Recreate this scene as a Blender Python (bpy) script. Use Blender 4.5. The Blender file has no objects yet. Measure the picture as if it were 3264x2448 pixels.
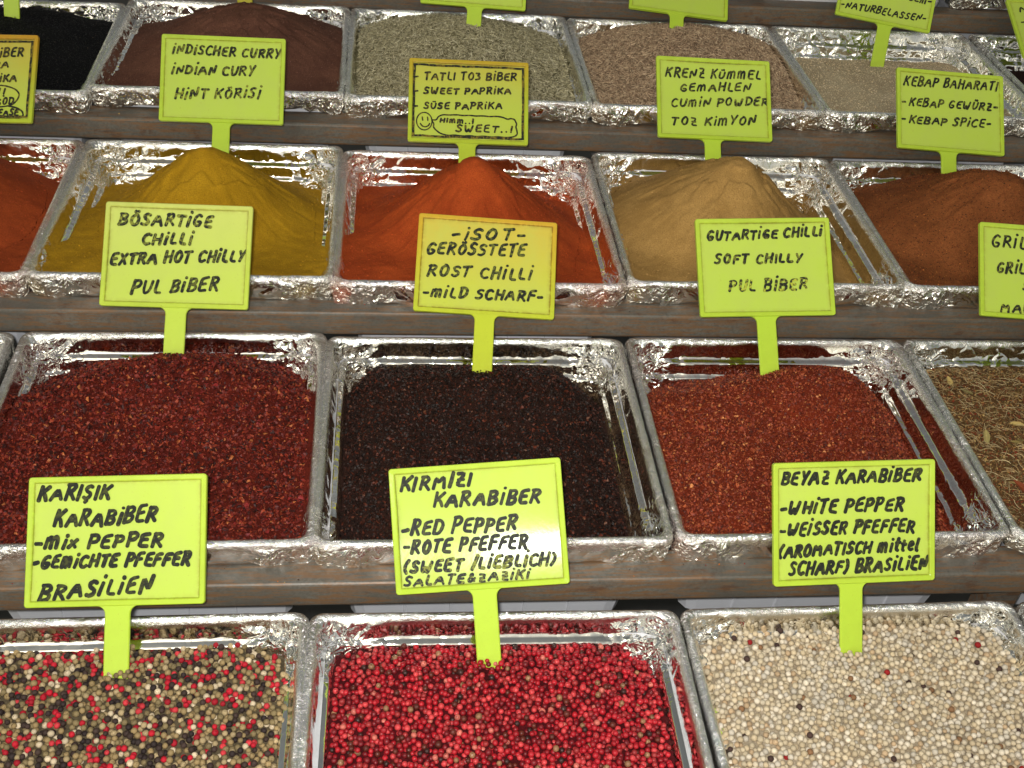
import bpy, math, random
import numpy as np
from mathutils import Matrix, Vector

# ---------------------------------------------------------------- camera
scene = bpy.context.scene
C = bpy.data.collections.new("spice_stall"); scene.collection.children.link(C)
CAM = Vector((0.18998, -0.80993, 0.97659)); PITCH, YAW, ROLL = 0.674061, 0.140961, 0.0920245
FW = Vector((math.sin(YAW)*math.cos(PITCH), math.cos(YAW)*math.cos(PITCH), -math.sin(PITCH)))
RT = Vector((math.cos(YAW), -math.sin(YAW), 0)); UP = RT.cross(FW)
RT2 = math.cos(ROLL)*RT+math.sin(ROLL)*UP; UP2 = -math.sin(ROLL)*RT+math.cos(ROLL)*UP
cd = bpy.data.cameras.new("camera"); cam = bpy.data.objects.new("camera", cd); C.objects.link(cam)
M = Matrix((RT2, UP2, -FW)).transposed().to_4x4(); M.translation = CAM; cam.matrix_world = M
cd.sensor_width = 36; cd.lens = 39.43; cd.clip_start = .02; cd.clip_end = 500
scene.camera = cam
# ---------------------------------------------------------------- sky (shade under a market awning, late light) and the flash
w = bpy.data.worlds.new("World"); scene.world = w; w.use_nodes = True
nt = w.node_tree; bg = nt.nodes["Background"]
sky = nt.nodes.new("ShaderNodeTexSky"); sky.sky_type = 'NISHITA'; sky.sun_disc = False
sky.sun_elevation = math.radians(38); sky.sun_rotation = math.radians(200); sky.dust_density = 3
hs = nt.nodes.new("ShaderNodeHueSaturation"); hs.inputs['Saturation'].default_value = .35
mx = nt.nodes.new("ShaderNodeMix"); mx.data_type = 'RGBA'; mx.blend_type = 'MULTIPLY'; mx.inputs[0].default_value = 1
mx.inputs[7].default_value = (1, .96, .80, 1)
nt.links.new(sky.outputs[0], hs.inputs['Color']); nt.links.new(hs.outputs[0], mx.inputs[6]); nt.links.new(mx.outputs[2], bg.inputs[0])
bg.inputs[1].default_value = .080
fl = bpy.data.lights.new("camera_flash", 'AREA'); fl.shape = 'RECTANGLE'; fl.size = .045; fl.size_y = .03; fl.energy = 20.5; fl.color = (1, .985, .96)
fo = bpy.data.objects.new("camera_flash", fl); C.objects.link(fo)
M2 = Matrix((RT2, UP2, -FW)).transposed().to_4x4(); M2.translation = CAM+UP2*.03-RT2*.035-FW*.02; fo.matrix_world = M2
scene.view_settings.view_transform = 'Standard'; scene.view_settings.look = 'None'; scene.view_settings.exposure = 0
scene.view_settings.gamma = 1

# ---------------------------------------------------------------- helpers
rs = np.random.RandomState(7); random.seed(5)
def tag(o, label=None, cat=None, group=None, kind=None):
    if label: o['label'] = label
    if cat: o['category'] = cat
    if group: o['group'] = group
    if kind: o['kind'] = kind
    return o
def s2l(r, g, b):
    f = lambda c: (c/255/12.92) if c/255 < .04045 else ((c/255+.055)/1.055)**2.4
    return (f(r), f(g), f(b))
def mesh(name, V, F, mat=None, smooth=True, attrs=None):
    """V (N,3); F (M,k) array or list of arrays with the same k"""
    me = bpy.data.meshes.new(name); V = np.asarray(V, np.float32)
    if isinstance(F, np.ndarray) and F.ndim == 2: Fs = [F]
    else: Fs = F
    Fs = [np.asarray(f, np.int32) for f in Fs if len(f)]
    loops = np.concatenate([f.ravel() for f in Fs]); tot = np.concatenate([np.full(len(f), f.shape[1]) for f in Fs])
    start = np.concatenate([[0], np.cumsum(tot)[:-1]])
    me.vertices.add(len(V)); me.vertices.foreach_set('co', V.ravel())
    me.loops.add(len(loops)); me.loops.foreach_set('vertex_index', loops.astype(np.int32))
    me.polygons.add(len(tot)); me.polygons.foreach_set('loop_start', start.astype(np.int32)); me.polygons.foreach_set('loop_total', tot.astype(np.int32))
    me.update(calc_edges=True)
    me.polygons.foreach_set('use_smooth', np.full(len(tot), smooth, bool))
    for k, a in (attrs or {}).items():
        a = np.asarray(a, np.float32)
        if a.ndim == 1:
            at = me.attributes.new(k, 'FLOAT', 'POINT'); at.data.foreach_set('value', a)
        else:
            at = me.attributes.new(k, 'FLOAT_COLOR', 'POINT')
            at.data.foreach_set('color', np.concatenate([a, np.ones((len(a), 1), np.float32)], 1).ravel())
    if mat: me.materials.append(mat)
    return me
def obj(name, me, parent=None):
    o = bpy.data.objects.new(name, me); C.objects.link(o)
    if parent is not None: o.parent = parent
    return o
def h3(i, j, k, s):
    n = (i*374761393+j*668265263+k*2147483647+s*974634777) & 0xffffffff
    n = ((n ^ (n >> 13))*1274126177) & 0xffffffff
    n = ((n ^ (n >> 16))*2246822519) & 0xffffffff
    return ((n ^ (n >> 15)) & 0xffffff)/float(0xffffff)*2-1
def vn(P, f, s=0):
    P = np.asarray(P, np.float64)*f+100.; I = np.floor(P).astype(np.int64); T = P-I; T = T*T*(3-2*T); r = 0
    for a in (0, 1):
        for b in (0, 1):
            for c in (0, 1):
                wt = (T[:, 0] if a else 1-T[:, 0])*(T[:, 1] if b else 1-T[:, 1])*(T[:, 2] if c else 1-T[:, 2])
                r = r+wt*h3(I[:, 0]+a, I[:, 1]+b, I[:, 2]+c, s)
    return r
def folds(P, f, s):
    """crumple field: triangle waves in random directions, warped; gives flat facets with sharp creases"""
    r = np.random.RandomState(s); W = np.stack([vn(P, f*.45, s+1), vn(P, f*.45, s+2), vn(P, f*.45, s+3)], 1)*(.75/f); out = 0
    for k in range(4):
        n = r.normal(size=3); n /= np.linalg.norm(n); q = (P+W) @ n*f*r.uniform(.6, 1.3)+r.uniform(0, 9)
        out = out+(np.abs(q-np.floor(q)-.5)*4-1)*(.35+.65*(vn(P, f*.3, s+10+k) > -.1))
    return out/4
def sm(a, b, x):
    t = np.clip((x-a)/(b-a), 0, 1); return t*t*(3-2*t)
def smax(a, b, k=.006): return k*np.logaddexp(a/k, b/k)

# ---------------------------------------------------------------- materials
def newmat(name):
    m = bpy.data.materials.new(name); m.use_nodes = True; t = m.node_tree
    return m, t, t.nodes['Principled BSDF']
def N(t, ty, **kw):
    n = t.nodes.new(ty)
    for k, v in kw.items():
        if k.startswith('_'): setattr(n, k[1:], v)
        else: n.inputs[k.replace('__', ' ')].default_value = v
    return n
def mixc(t, fac, a, b, mode='MIX'):
    n = t.nodes.new('ShaderNodeMix'); n.data_type = 'RGBA'; n.blend_type = mode
    for i, v in ((0, fac), (6, a), (7, b)):
        if isinstance(v, bpy.types.NodeSocket): t.links.new(v, n.inputs[i])
        elif i == 0: n.inputs[0].default_value = v
        else: n.inputs[i].default_value = (*v, 1)
    return n.outputs[2]
def math_(t, op, a, b=None, clamp=False):
    n = t.nodes.new('ShaderNodeMath'); n.operation = op; n.use_clamp = clamp
    for i, v in ((0, a), (1, b)):
        if v is None: continue
        if isinstance(v, bpy.types.NodeSocket): t.links.new(v, n.inputs[i])
        else: n.inputs[i].default_value = v
    return n.outputs[0]
def ramp(t, src, lo, hi):
    n = t.nodes.new('ShaderNodeMapRange'); n.interpolation_type = 'SMOOTHSTEP'
    t.links.new(src, n.inputs[0]); n.inputs[1].default_value = lo; n.inputs[2].default_value = hi
    return n.outputs[0]
def coords(t, scale=(1, 1, 1)):
    c = t.nodes.new('ShaderNodeTexCoord'); m = t.nodes.new('ShaderNodeMapping'); m.inputs['Scale'].default_value = scale
    t.links.new(c.outputs['Object'], m.inputs[0]); return m.outputs[0]
def noise(t, co, sc, det=4, rough=.6, dist=0):
    n = N(t, 'ShaderNodeTexNoise', Scale=sc, Detail=det, Roughness=rough, Distortion=dist); t.links.new(co, n.inputs['Vector']); return n
def attr(t, name):
    n = t.nodes.new('ShaderNodeAttribute'); n.attribute_name = name; return n
def bump(t, h, strength, dist, prev=None):
    n = N(t, 'ShaderNodeBump', Distance=dist)
    if isinstance(strength, bpy.types.NodeSocket): t.links.new(strength, n.inputs['Strength'])
    else: n.inputs['Strength'].default_value = strength
    t.links.new(h, n.inputs['Height'])
    if prev: t.links.new(prev, n.inputs['Normal'])
    return n.outputs[0]

def foil_material(dust):
    m, t, p = newmat('aluminium_foil'); L = t.links.new; co = coords(t)
    crk = attr(t, 'crk').outputs['Fac']; rim = attr(t, 'rim').outputs['Fac']; dep = attr(t, 'dep').outputs['Fac']
    pat = noise(t, co, 14, 4, .65); dn = noise(t, co, 260, 3, .7)
    warp = noise(t, co, 28, 2); wv = N(t, 'ShaderNodeVectorMath', _operation='SCALE', Scale=.018); L(warp.outputs['Color'], wv.inputs[0])
    ad = N(t, 'ShaderNodeVectorMath', _operation='ADD'); L(co, ad.inputs[0]); L(wv.outputs[0], ad.inputs[1])
    v1 = math_(t, 'ABSOLUTE', math_(t, 'SUBTRACT', noise(t, ad.outputs[0], 34, .8, .4, .5).outputs['Fac'], .5))
    v2 = math_(t, 'ABSOLUTE', math_(t, 'SUBTRACT', noise(t, ad.outputs[0], 105, .8, .4, .7).outputs['Fac'], .5))
    fine = noise(t, co, 900, 2, .5); long_ = noise(t, co, 22, 1, .4)
    b = bump(t, long_.outputs['Fac'], .5, .006)
    b = bump(t, v1, math_(t, 'MULTIPLY', crk, 1.0), .026, b)
    b = bump(t, v2, math_(t, 'ADD', math_(t, 'MULTIPLY', math_(t, 'MULTIPLY', crk, crk), .6), math_(t, 'ADD', math_(t, 'MULTIPLY', rim, .30), .01)), .012, b)
    v3 = math_(t, 'ABSOLUTE', math_(t, 'SUBTRACT', noise(t, ad.outputs[0], 250, 1.5, .55, 1.0).outputs['Fac'], .5)); b = bump(t, v3, math_(t, 'ADD', math_(t, 'MULTIPLY', math_(t, 'MULTIPLY', rim, ramp(t, pat.outputs['Fac'], .36, .62)), .42), math_(t, 'ADD', math_(t, 'MULTIPLY', rim, .10), math_(t, 'MULTIPLY', math_(t, 'MULTIPLY', crk, crk), .10)), True), .0095, b)
    b = bump(t, fine.outputs['Fac'], math_(t, 'ADD', math_(t, 'MULTIPLY', rim, 1.0), .03), .0009, b)
    L(b, p.inputs['Normal']); p.inputs['Metallic'].default_value = 1
    col = mixc(t, math_(t, 'MULTIPLY', ramp(t, pat.outputs['Fac'], .42, .7), .55), (.95, .95, .93), (.84, .83, .79))
    base = t.nodes['Principled BSDF']
    L(col, p.inputs['Base Color'])
    ro = math_(t, 'ADD', math_(t, 'MULTIPLY', rim, .10), .018)
    ro = math_(t, 'ADD', ro, math_(t, 'MULTIPLY', pat.outputs['Fac'], .05)); L(ro, p.inputs['Roughness'])
    # spice dust lying on the foil
    d = N(t, 'ShaderNodeBsdfDiffuse'); d.inputs['Color'].default_value = (*dust[0], 1)
    f = math_(t, 'MULTIPLY', ramp(t, dn.outputs['Fac'], .44, .68), math_(t, 'ADD', math_(t, 'MULTIPLY', dep, dust[1]), dust[2]), True)
    f = math_(t, 'ADD', f, math_(t, 'MULTIPLY', ramp(t, pat.outputs['Fac'], .45, .75), dust[1]*.35), True)
    mxs = t.nodes.new('ShaderNodeMixShader'); L(f, mxs.inputs[0]); L(p.outputs[0], mxs.inputs[1]); L(d.outputs[0], mxs.inputs[2])
    L(mxs.outputs[0], t.nodes['Material Output'].inputs[0])
    return m
def powder_material(name, a, b, speck, sp_amt, scale=900, bd=.0008, bs=.6):
    m, t, p = newmat(name); L = t.links.new; co = coords(t)
    n1 = noise(t, co, 16, 3); n2 = noise(t, co, scale*.55, 4, .85); n3 = noise(t, co, scale*.45, 2, .6)
    n4 = noise(t, co, 90, 5, .75); c = mixc(t, ramp(t, n1.outputs['Fac'], .35, .65), a, b); c = mixc(t, math_(t, 'MULTIPLY', ramp(t, n4.outputs['Fac'], .5, .7), .5), c, b)
    c = mixc(t, math_(t, 'MULTIPLY', ramp(t, n2.outputs['Fac'], .42, .62), .62), c, tuple(x*.45 for x in a))
    c = mixc(t, math_(t, 'MULTIPLY', ramp(t, n3.outputs['Fac'], .62, .7), sp_amt), c, speck)
    L(c, p.inputs['Base Color']); p.inputs['Roughness'].default_value = .95; p.inputs['Specular IOR Level'].default_value = .1
    v = N(t, 'ShaderNodeTexVoronoi', Scale=scale*.8); L(co, v.inputs['Vector'])
    bb = bump(t, n4.outputs['Fac'], .4, .0028); bb = bump(t, n2.outputs['Fac'], bs, bd, bb); bb = bump(t, v.outputs['Distance'], bs*.7, bd, bb); L(bb, p.inputs['Normal'])
    return m
def grain_material(name, rough=.55, spec=.4, bs=.3, sc=700, var=.35):
    m, t, p = newmat(name); L = t.links.new; co = coords(t); a = attr(t, 'col').outputs['Color']
    n = noise(t, co, sc, 3, .7); dark = mixc(t, 1.0, a, (.38, .33, .30), 'MULTIPLY')
    c = mixc(t, math_(t, 'MULTIPLY', ramp(t, n.outputs['Fac'], .45, .72), var*2), a, dark)
    L(c, p.inputs['Base Color']); p.inputs['Roughness'].default_value = rough; p.inputs['Specular IOR Level'].default_value = spec
    L(bump(t, n.outputs['Fac'], bs, .0006), p.inputs['Normal']); return m
def plastic_sign(name, top, bottom, dirt=.6, rough=.24, spec=.35):
    m, t, p = newmat(name); L = t.links.new; co = coords(t)
    sx = N(t, 'ShaderNodeSeparateXYZ'); L(co, sx.inputs[0]); n = noise(t, co, 22, 4, .6); n2 = noise(t, co, 120, 4, .7); n3 = noise(t, co, 420, 2, .5)
    z = math_(t, 'ADD', sx.outputs['Z'], math_(t, 'MULTIPLY', n.outputs['Fac'], .05))
    c = mixc(t, ramp(t, z, .10, .25), bottom, top)
    c = mixc(t, math_(t, 'MULTIPLY', ramp(t, n.outputs['Fac'], .42, .72), .38), c, tuple(x*.74 for x in bottom))
    c = mixc(t, math_(t, 'MULTIPLY', ramp(t, n3.outputs['Fac'], .70, .74), .5), c, (.30, .20, .03))
    c = mixc(t, math_(t, 'MULTIPLY', attr(t, 'panel').outputs['Fac'], math_(t, 'ADD', math_(t, 'MULTIPLY', n.outputs['Fac'], .7), .10)), c, tuple(.5*x+.5*y for x, y in zip(bottom, (.56, .60, .20))))
    e = attr(t, 'dirt').outputs['Fac']
    c = mixc(t, math_(t, 'MULTIPLY', math_(t, 'MULTIPLY', e, dirt), ramp(t, n2.outputs['Fac'], .3, .6), True), c, (.22, .12, .015))
    L(c, p.inputs['Base Color']); p.inputs['Roughness'].default_value = .32; p.inputs['Specular IOR Level'].default_value = .5
    L(bump(t, n2.outputs['Fac'], .12, .0006), p.inputs['Normal'])
    L(math_(t, 'ADD', math_(t, 'MULTIPLY', n.outputs['Fac'], .12), rough-.06), p.inputs['Roughness']); p.inputs['Specular IOR Level'].default_value = spec; p.inputs['Subsurface Weight'].default_value = .25; p.inputs['Subsurface Radius'].default_value = (.006, .006, .002); p.inputs['Subsurface Scale'].default_value = .6
    return m
def ink_material(name, fade, under):
    m, t, p = newmat(name); L = t.links.new; co = coords(t); n = noise(t, co, 260, 3, .6); n2 = noise(t, co, 60, 2)
    f = attr(t, 'fade').outputs['Fac']
    k = math_(t, 'MULTIPLY', ramp(t, math_(t, 'ADD', n.outputs['Fac'], math_(t, 'MULTIPLY', n2.outputs['Fac'], .5)), .70, .92), math_(t, 'ADD', math_(t, 'MULTIPLY', f, 1.6), fade), True)
    L(mixc(t, k, (.020, .022, .018), under), p.inputs['Base Color']); p.inputs['Roughness'].default_value = .5; p.inputs['Specular IOR Level'].default_value = .10
    return m
def steel_material():
    m, t, p = newmat('rusty_steel'); L = t.links.new; co = coords(t, (1, 2, 2)); co2 = coords(t, (.22, 2.4, 2.4)); co3 = coords(t)
    a = noise(t, co, 30, 5, .7); b = noise(t, co2, 110, 5, .75); c = noise(t, co3, 9, 3); d = noise(t, co3, 260, 3)
    col = mixc(t, ramp(t, c.outputs['Fac'], .3, .7), (.095, .086, .070), (.135, .128, .108))
    col = mixc(t, math_(t, 'MULTIPLY', ramp(t, d.outputs['Fac'], .4, .62), .6), col, (.075, .068, .055))
    col = mixc(t, math_(t, 'MULTIPLY', ramp(t, math_(t, 'ADD', b.outputs['Fac'], math_(t, 'MULTIPLY', c.outputs['Fac'], .25)), .575, .71), .85), col, (.165, .085, .036))
    col = mixc(t, math_(t, 'MULTIPLY', ramp(t, a.outputs['Fac'], .54, .70), .7), col, (.085, .040, .020))
    L(col, p.inputs['Base Color']); p.inputs['Metallic'].default_value = .15
    L(math_(t, 'ADD', math_(t, 'MULTIPLY', a.outputs['Fac'], .4), .3), p.inputs['Roughness'])
    L(bump(t, a.outputs['Fac'], .4, .0012, bump(t, d.outputs['Fac'], .3, .0006)), p.inputs['Normal']); return m
def simple(name, col, rough=.5, var=.15, sc=30):
    m, t, p = newmat(name); L = t.links.new; n = noise(t, coords(t), sc, 4)
    L(mixc(t, math_(t, 'MULTIPLY', n.outputs['Fac'], var*2), col, tuple(x*.55 for x in col)), p.inputs['Base Color'])
    p.inputs['Roughness'].default_value = rough; L(bump(t, n.outputs['Fac'], .15, .002), p.inputs['Normal']); return m

STEEL = steel_material(); WHITE = simple('white_crate_plastic', (.62, .63, .66), .45, .12, 18); ASPH = simple('dark_asphalt', (.05, .05, .048), .9, .3, 60)

# ---------------------------------------------------------------- setting: ground and steel stand
V = np.array([(-40, -40, -.85), (40, -40, -.85), (40, 40, -.85), (-40, 40, -.85)])
g = obj('ground', mesh('ground', V, np.array([[0, 1, 2, 3]]), ASPH)); tag(g, kind='structure')

def extrude_profile_x(prof, x0, x1, nx=2):
    """closed (y,z) profile swept along x with capped ends"""
    k = len(prof); xs = np.linspace(x0, x1, nx); V = []
    for x in xs: V += [(x, a, b) for a, b in prof]
    F = []
    for i in range(nx-1):
        for j in range(k): F.append((i*k+j, i*k+(j+1) % k, (i+1)*k+(j+1) % k, (i+1)*k+j))
    V = np.array(V); caps = [(V.shape[0]-k+j) for j in range(k)]
    F = np.array(F)[:, ::-1]
    # fan caps
    t = [(0, j+1, j) for j in range(1, k-1)]; b = [(V.shape[0]-k, V.shape[0]-k+j, V.shape[0]-k+j+1) for j in range(1, k-1)]
    return V, [F, np.array(t+b)]
RZ = [0, .0581, .1218, .1855, .2490]; RYF = [-.388, .0495, .4743, .9125, 1.350]
stand = bpy.data.objects.new('display_stand', None); C.objects.link(stand); stand.location = (.2, .6, -.85)
tag(stand, 'rusty grey steel stand of stepped square rails carrying the spice trays', 'display stand')
RH, RW, RR = .038, .046, .0045
for i in range(5):
    yf = -.026; a = []
    for (cy, cz, a0) in ((RW-RR, -RR, 0), (RR, -RR, 90), (RR, -RH+RR, 180), (RW-RR, -RH+RR, 270)):
        for k in range(4):
            an = math.radians(a0+k*30); a.append((cy+RR*math.cos(an), cz+RR*math.sin(an)))
    prof = [(y+RYF[i]+yf, z+RZ[i]-.0375) for y, z in a]
    V, F = extrude_profile_x(prof, -1.6, 2.4, 9)
    o = obj('rail', mesh('rail', V-np.array(stand.location), F, STEEL, False), stand)
    if i == 4: o['label'] = 'topmost rail, darker and further back'
def box(x0, x1, y0, y1, z0, z1, b=.003):
    xs = [(x0+b, x1-b, y0+b, y1-b, z0), (x0, x1, y0, y1, z0+b), (x0, x1, y0, y1, z1-b), (x0+b, x1-b, y0+b, y1-b, z1)]
    V = []; F = []
    for a in xs: V += [(a[0], a[2], a[4]), (a[1], a[2], a[4]), (a[1], a[3], a[4]), (a[0], a[3], a[4])]
    for l in range(3):
        for j in range(4): F.append((l*4+j, l*4+(j+1) % 4, l*4+4+(j+1) % 4, l*4+4+j))
    F += [(3, 2, 1, 0), (12, 13, 14, 15)]
    return np.array(V), np.array(F)
for x in (-.93, .918, 2.2):
    for i in range(5):
        V, F = box(x, x+.04, RYF[i]-.012, RYF[i]+.016, -.85, RZ[i]-.0765, .003)
        obj('stand_leg', mesh('stand_leg', V-np.array(stand.location), F, STEEL, False), stand)
for x in (-.885, 2.25):   # side beams tying the rails together from front to back
    for i in range(4):
        V, F = box(x, x+.03, RYF[i]-.012, RYF[i+1]-.02, RZ[i]-.115, RZ[i]-.078, .003)
        obj('cross_bar', mesh('cross_bar', V-np.array(stand.location), F, STEEL, False), stand)

# ---------------------------------------------------------------- foil-covered trays
PW, PD = .400, .386
PROF = [(.0035, -.0345), (.0018, -.030), (.0008, -.024), (.0004, -.018), (.0001, -.012), (.0002, -.0070), (.0009, -.0034), (.0026, -.0010), (.0055, 0),
        (.0085, -.0009), (.0108, -.0034), (.0120, -.0070), (.0131, -.0115), (.0144, -.0163), (.0158, -.0212), (.0170, -.0256), (.0194, -.0274), (.0236, -.0282),
        (.0256, -.030), (.0266, -.034), (.0276, -.039), (.0286, -.0435), (.0298, -.0465), (.0332, -.0478), (.0352, -.050), (.0364, -.056), (.038, -.066), (.040, -.080), (.044, -.094), (.054, -.098), (.10, -.099), (.165, -.099)]
PROF = np.array(PROF); PDEP = np.clip((-PROF[:, 1])/.07, 0, 1); PDEP[:8] = 0
def inset_at(h): return np.interp(-h, -PROF[9:29, 1], PROF[9:29, 0])
def rrect(n, hw, hd, r):
    """n points round a rounded rectangle, dense and even by arc length"""
    seg = [2*(hw-r), math.pi*r/2, 2*(hd-r), math.pi*r/2]*2; seg = [2*(hw-r), math.pi*r/2, 2*(hd-r), math.pi*r/2, 2*(hw-r), math.pi*r/2, 2*(hd-r), math.pi*r/2]
    L = sum(seg); out = []; 
    for i in range(n):
        s = i/n*L; k = 0
        while s > seg[k]: s -= seg[k]; k += 1
        if k == 0: p = (-hw+r+s, -hd)
        elif k == 1: a = s/r-math.pi/2; p = (hw-r+r*math.cos(a), -hd+r+r*math.sin(a))
        elif k == 2: p = (hw, -hd+r+s)
        elif k == 3: a = s/r; p = (hw-r+r*math.cos(a), hd-r+r*math.sin(a))
        elif k == 4: p = (hw-r-s, hd)
        elif k == 5: a = s/r+math.pi/2; p = (-hw+r+r*math.cos(a), hd-r+r*math.sin(a))
        elif k == 6: p = (-hw, hd-r-s)
        else: a = s/r+math.pi; p = (-hw+r+r*math.cos(a), -hd+r+r*math.sin(a))
        out.append(p)
    return np.array(out)
def tray_mesh(seed, rough, skirt, W, D, mat):
    """rough 0..1 how crumpled; skirt: how far the foil hangs"""
    n = 400; k = len(PROF); W += .0070; D += .004; P0 = rrect(n, W/2, D/2, .015)
    # inward direction from outline to centre-line: scale towards inner rounded rect
    V = np.zeros((k, n, 3)); prof = PROF.copy(); prof[:5, 1] = np.interp(prof[:5, 1], [-.0345, -.012], [-skirt, -.012])
    for j, (t, z) in enumerate(prof):
        r = max(.015-t*.22, .006); Q = rrect(n, W/2-t, D/2-t, min(r, D/2-t-.001)); V[j, :, :2] = Q; V[j, :, 2] = z
    du = np.roll(V, -1, 1)-np.roll(V, 1, 1); dv = np.gradient(V, axis=0); Nn = np.cross(du, dv); Nn /= np.linalg.norm(Nn, axis=2, keepdims=True)+1e-9
    Nn *= -1
    P = V.reshape(-1, 3); rimw = np.zeros(k); rimw[3:12] = [.1, .35, .7, .9, 1, 1, 1, .6, .2]
    cx = np.maximum(0, np.abs(V[:, :, 0])-(W/2-.088))/.088; cy = np.maximum(0, np.abs(V[:, :, 1])-(D/2-.088))/.088
    cor = np.clip(cx*cy*2.4, 0, 1)
    S = P+np.array([seed*3.1, seed*1.7, 0])
    patch = (sm(-.1, .5, vn(S, 9, seed)) ).reshape(k, n)
    reg = np.ones((k, n)); reg[:5] = .75; reg[11:28] = .42; reg[8:11] = .3; reg[5:8] = .35
    crk = np.clip(reg*(.05+rough*.70+patch*.5*(.3+rough))+cor*.95*(reg > .4)+.2*cor, 0, 1.35)
    crk[9:12] *= .55
    d = folds(S, 26, seed)*.0036+folds(S, 62, seed+50)*.0022
    d = d.reshape(k, n)*crk
    # pleats running down the wall in the corners and soft swags across flats
    ang = np.arctan2(V[:, :, 1], V[:, :, 0]); pl = (vn(np.stack([ang.ravel()*26, np.full(k*n, seed*2.), P[:, 2]*12], 1), 1, seed+9)).reshape(k, n)
    d += pl*cor*.0034*(reg > .4); d += vn(S, 13, seed+7).reshape(k, n)*.0012*(reg > .4)
    d[5:11] = np.clip(d[5:11], -.0010, .0010)
    V = V+Nn*d[:, :, None]
    # ragged hem of the skirt
    hem = (vn(np.stack([P0[:, 0], P0[:, 1], np.full(n, seed)], 1), 22, seed+3)*.0035+vn(np.stack([P0[:, 0], P0[:, 1], np.full(n, seed)], 1), 60, seed+4)*.0015+cor[0]*-.004)
    for j, f in enumerate((1, .75, .4, .15)): V[j, :, 2] += hem*f
    V[0, :, :2] *= (1+np.clip(vn(np.stack([P0[:, 0], P0[:, 1], np.full(n, seed)], 1), 35, seed+6), 0, 1)*.008)[:, None]
    i = np.arange(n); F = []
    for j in range(k-1): F.append(np.stack([j*n+i, j*n+(i+1) % n, (j+1)*n+(i+1) % n, (j+1)*n+i], 1))
    F = np.concatenate(F); V = np.concatenate([V.reshape(-1, 3), [[0, 0, -.0995]]]); c = len(V)-1
    cap = np.stack([(k-1)*n+i, (k-1)*n+(i+1) % n, np.full(n, c)], 1)
    rim = np.repeat(rimw[:, None], n, 1).ravel(); rim = np.append(rim, 0); dep = np.append(np.repeat(PDEP[:, None], n, 1).ravel(), 1); cr = np.append(crk.ravel(), 1)
    return mesh('foil_cover', V, [F, cap], mat, True, {'crk': cr, 'rim': rim, 'dep': dep})
def body_mesh():
    """white plastic crate under the foil, tapering, with upright ribs on its walls"""
    V = []; F = []; levels = [(-.0245, .1870, .1800), (-.028, .1875, .1805), (-.050, .1850, .1780), (-.064, .1800, .1720), (-.168, .1655, .1585), (-.171, .1635, .1565), (-.171, .02, .02)]
    n = 96
    for z, hx, hy in levels: 
        Q = rrect(n, hx, hy, min(.02, hx*.6)); V += [(x, y, z) for x, y in Q]
    i = np.arange(n); k = len(levels)
    F = np.concatenate([np.stack([j*n+i, (j+1)*n+i, (j+1)*n+(i+1) % n, j*n+(i+1) % n], 1) for j in range(k-1)])
    V = np.array(V)
    R = []; RF = []
    for x in (-.10, -.045, .045, .10):
        for s in (-1, 1):
            hy0, hy1 = .1716, .1590; b = len(R)
            R += [(x-.002, s*(hy0-.001), -.068), (x+.002, s*(hy0-.001), -.068), (x+.002, s*(hy1-.001), -.165), (x-.002, s*(hy1-.001), -.165),
                  (x-.0012, s*(hy0+.0022), -.070), (x+.0012, s*(hy0+.0022), -.070), (x+.0012, s*(hy1+.0022), -.163), (x-.0012, s*(hy1+.0022), -.163)]
            RF += [(b+4, b+5, b+6, b+7), (b, b+1, b+5, b+4), (b+1, b+2, b+6, b+5), (b+2, b+3, b+7, b+6), (b+3, b, b+4, b+7)]
    F = np.concatenate([F, np.array(RF)+len(V)]); V = np.concatenate([V, np.array(R)])
    return mesh('crate_body', V, F, WHITE, False)
BODY = body_mesh()
DUST = {'grey': ((.25, .22, .18), .10, .02), 'red': ((.28, .035, .015), .25, .04), 'brown': ((.20, .13, .07), .55, .05), 'orange': ((.50, .085, .02), .75, .10),
        'yellow': ((.42, .26, .02), .40, .03), 'tan': ((.42, .24, .07), .45, .03), 'maroon': ((.12, .04, .03), .2, .02), 'green': ((.22, .20, .10), .2, .02), 'cream': ((.5, .42, .28), .25, .02)}
FM = {k: foil_material(v) for k, v in DUST.items()}
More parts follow.
